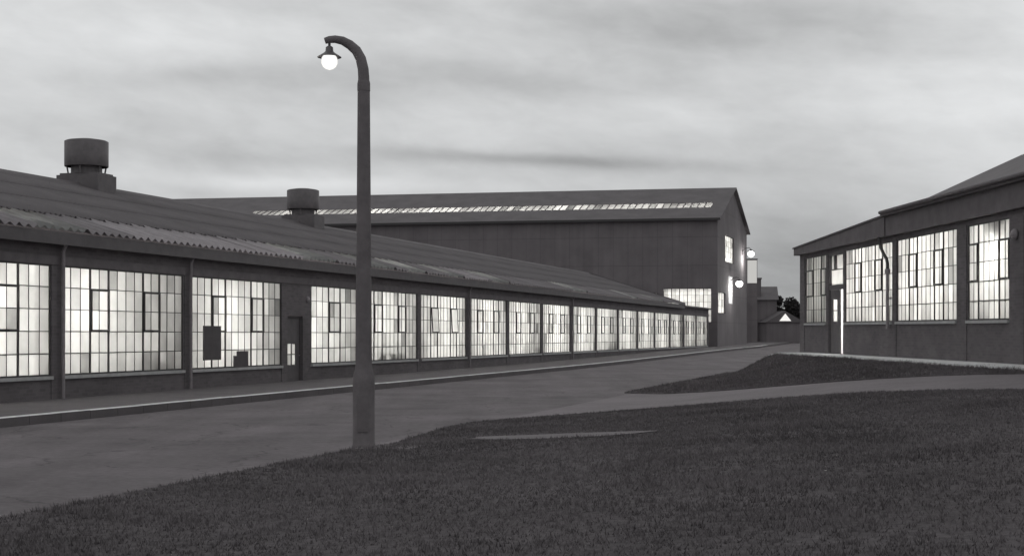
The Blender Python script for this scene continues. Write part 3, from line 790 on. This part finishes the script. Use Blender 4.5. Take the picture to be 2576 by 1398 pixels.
# downpipe with swan neck and hopper
MB().tube([(10.62, -.20, 4.48), (10.64, -.19, 4.38), (10.75, -.17, 4.15), (11.0, -.15, 3.92), (11.22, -.14, 3.80), (11.30, -.14, 3.66), (11.30, -.14, 3.4)], .05, 10).build('swan_neck', 'steel', ws)
MB().tube([(11.30, -.14, 3.42), (11.30, -.14, 1.72)], .05, 10).build('downpipe', 'pipe', ws)
MB().box(11.20, 11.40, -.10, -.049, 2.6, 2.66).build('pipe_clip', 'pipe', ws)
MB().lathe([(.085, 3.36), (.085, 3.46), (.07, 3.5)], (11.30, -.14, 0), 10).build('pipe_socket', 'pipe', ws)
bpy.context.view_layer.update()
def in_ws(x, y, z): return ws.matrix_world @ Vector((x, y, z))
lampb = MB().lathe([(.13, 0), (.13, .03), (.10, .08), (.04, .11), (0, .115)], seg=14, cap=False).build('bulkhead_lamp', 'pipe', ws)
lampb.location = (20.75, -.05, 3.9); lampb.rotation_euler = (R(90), 0, 0)
for x_, y_, z_, w_, lab in ((2.2, 1.7, 3.7, 42, 'behind the narrow window at the far corner of the workshop'), (4.9, 1.4, 2.9, 130, 'in the lobby behind the open workshop door'),
                            (7.6, 1.6, 3.75, 44, 'behind the window beside the workshop door, door side'), (10.0, 1.7, 3.75, 44, 'behind the window beside the workshop door, downpipe side'),
                            (12.9, 1.6, 3.75, 48, 'behind the window past the downpipe, downpipe side'), (15.4, 1.6, 3.75, 48, 'behind the window past the downpipe, pier side'),
                            (9.0, 5, 3.6, 170, 'deep in the workshop behind the window beside the door'), (14.5, 5, 3.6, 170, 'deep in the workshop behind the window past the downpipe')):
    pendant(in_ws(x_, y_, z_), w_*2.5, 'pendant lamp ' + lab, 'pendant lamps inside the workshop', cord=round(4.46-.28-z_, 2))
pendant(in_ws(19.25, .60, 3.62), 330, 'bare bright pendant lamp close behind the last window of the workshop', 'lamps', cord=.35)

# path under the workshop windows
def path_strip(name, r0, r1, y0, y1, z1, m, n=30):
    v = []; f = []
    for i in range(n+1):
        y = y0 + (y1-y0)*i/n; g = ground_z(facade_x(y)-1.0, y)
        for r, z in ((r0, z1), (r1, z1), (r1, -.2), (r0, -.2)): v.append((facade_x(y)-r, y, g+z))
    for i in range(n):
        b = i*4; c = b+4
        for k in range(4): f.append((b+k, c+k, c+(k+1) % 4, b+(k+1) % 4))
    f += [(0,1,2,3), (n*4+3, n*4+2, n*4+1, n*4)]
    return tag(MB().add(v, f).build(name, m), kind='structure')
path_strip('path', 1.12, -.02, 8, 55.6, .10, 'pale')

# ------------------------------------------------------------------ lamp post
PX, PY = -2.02, 19.5
lp = empty('lamp_post', (PX, PY, 0), (0, 0, 0), 'tall concrete swan-neck lamp post with a lit globe at the lawn edge', 'lamp post')
def oct_(prof):
    return MB().lathe(prof, seg=8)
b_ = MB(); b_.lathe([(.165, -.2), (.165, .05), (.150, .07), (.150, .92), (.146, 1.0), (.116, 1.10), (.113, 1.2), (.084, 4.90)], seg=16, cap=False); b_.build('shaft', 'post', lp)
MB().box(-.07, .07, -.156, -.12, .25, .75).build('access_door', 'post', lp)
MB().lathe([(.088, 4.88), (.088, 4.98), (.080, 5.02)], seg=16).build('collar', 'post', lp)
arm = [(0,0,4.95), (0,0,5.06), (-.008,0,5.18), (-.04,0,5.32), (-.10,0,5.43), (-.19,0,5.51), (-.29,0,5.565), (-.39,0,5.585), (-.47,0,5.58), (-.53,0,5.562)]
MB().tube(arm, [.078,.077,.075,.073,.07,.065,.058,.052,.048,.042], 14).build('arm', 'post', lp)
lx = -.468
MB().tube([(lx,0,5.56), (lx,0,5.47)], .018, 8).build('hanger', 'steel', lp)
MB().lathe([(.03, 5.49), (.05, 5.475), (.055, 5.42), (.075, 5.40), (.16, 5.345), (.165, 5.338), (.12, 5.35)], (lx,0,0), 20, False).build('lamp_shade', 'enamel', lp)
MB().lathe([(.004, 5.165), (.05, 5.175), (.09, 5.205), (.113, 5.25), (.116, 5.29), (.105, 5.335), (.07, 5.38)], (lx,0,0), 20, False).build('globe', 'bulb', lp)
base = MB(); base.box(-.1, .85, -.35, .30, -.2, .045); base.build('concrete_footing', 'worn', lp)

# ------------------------------------------------------------------ beyond the hall: house, tank, hut, trees
hs = empty('brick_house', (25.6, 151, .5), (0, 0, R(-8)), 'dark brick house with a chimney stack beyond the hall', 'house')
hmz = MB(); hmz.box(-2.6, 2.3, 0, 7, -.8, 4.5); hmz.build('wall', 'brick_far', hs)
rf = MB().prism([(-2.8, -.3, 4.5), (-2.8, 7.3, 4.5), (-2.8, 3.5, 6.0)], (5.3, 0, 0)).build('roof', 'roof', hs)
MB().box(-.15, .70, .6, 1.5, 4.5, 6.7).box(-.22, .77, .53, 1.57, 6.7, 6.85).build('chimney', 'brick_far', rf)
for (a, b) in ((-2.0, -1.2), (.6, 1.4)):
    w_ = MB().box(a, b, -.03, .02, 1.2, 2.4).build('window', 'felt', hs)
tk = empty('stair_tower', (24.35, 145.2, .4), (0, 0, R(-8)), 'narrow stair tower with a tall lit window at the far corner of the hall', 'tower')
MB().box(-.52, .52, -.5, 1.5, -.6, 8.55).build('shaft', 'brick_far', tk); MB().box(-.56, .56, -.56, 1.56, 8.55, 8.62).build('coping', 'brick_far', tk)
MB().box(-.47, .47, -.56, -.505, 6.15, 8.45).build('window', 'lit_dim', tk)
ht = empty('gatehouse', (28.2, 148, .5), (0, 0, R(4)), 'low dark gatehouse with a lit triangular gable light', 'hut')
MB().box(-1.9, 1.9, 0, 4, -.8, 2.1).build('wall', 'brick_far', ht)
MB().prism([(-2.1, -.2, 2.1), (2.1, -.2, 2.1), (0, -.2, 3.3)], (0, 4.4, 0)).build('roof', 'roof', ht)
MB().prism([(-.62, -.26, 2.25), (.62, -.26, 2.25), (0, -.26, 3.02)], (0, .05, 0)).build('gable_light', 'lit', ht)

def tree(loc, h, rx, label, seed, n=7000):
    rg = random.Random(seed); r = empty('tree', loc, (0, 0, 0), label, 'tree', 'dark trees beyond the workshop')
    tb = MB(); tb.tube([(0,0,-.5), (.05,0,h*.3), (.1,.05,h*.6), (.1,0,h*.85)], [.16,.13,.09,.04], 8)
    for k in range(7):
        a = rg.random()*6.28; z = h*(.25+.4*rg.random()); l = rx*.7
        tb.tube([(.05,0,z), (math.cos(a)*l*.5, math.sin(a)*l*.5, z+h*.12), (math.cos(a)*l, math.sin(a)*l, z+h*.2)], [.05,.035,.015], 5)
    tb.build('trunk', 'bark', r)
    v = []; f = []
    cl = [(rg.uniform(-rx,rx)*.7, rg.uniform(-rx,rx)*.7, h*rg.uniform(.3,.86), rg.uniform(.35,.6)*rx*.75) for _ in range(15)]
    for _ in range(n):
        cx, cy, cz, cr = rg.choice(cl)
        d = Vector((rg.gauss(0,1), rg.gauss(0,1), rg.gauss(0,1))).normalized()*cr*(rg.random()**.4)
        p = Vector((cx, cy, cz)) + d; s = .10 + .10*rg.random()
        a = Vector((rg.gauss(0,1), rg.gauss(0,1), rg.gauss(0,1))).normalized(); b = a.cross(Vector((rg.gauss(0,1), rg.gauss(0,1), rg.gauss(0,1)))).normalized()
        o = len(v); v += [p-a*s, p+b*s*.5, p+a*s, p-b*s*.5]; f.append((o, o+1, o+2, o+3))
    MB().add(v, f).build('crown', 'leaf', r)
for i, (x_, y_, h_, r_, lab) in enumerate(((28.3, 158, 5.7, 2.0, 'dark bushy tree beside the chimney of the brick house'), (29.9, 159, 5.0, 2.0, 'dark rounded tree behind the gatehouse'),
                                      (31.3, 158, 4.3, 1.9, 'low dark tree behind the gatehouse, next to the workshop corner'), (32.6, 160, 4.2, 2.2, 'low dark tree half hidden by the workshop corner'), (22.0, 160, 4.2, 2.0, 'dark tree hidden low behind the hall corner'))):
    tree((x_, y_, ground_z(x_, y_)), h_, r_, lab, 20+i)
# boundary wall closing the road
bw_ = MB().box(0, 26, 0, .3, -.6, 1.5).box(-.02, 26.02, -.04, .34, 1.5, 1.58).build('boundary_wall', 'brick_far'); bw_.location = (21.5, 168, .8); bw_.rotation_euler = (0, 0, R(-6))
tag(bw_, 'long low dark brick boundary wall behind the gatehouse and trees', 'wall')
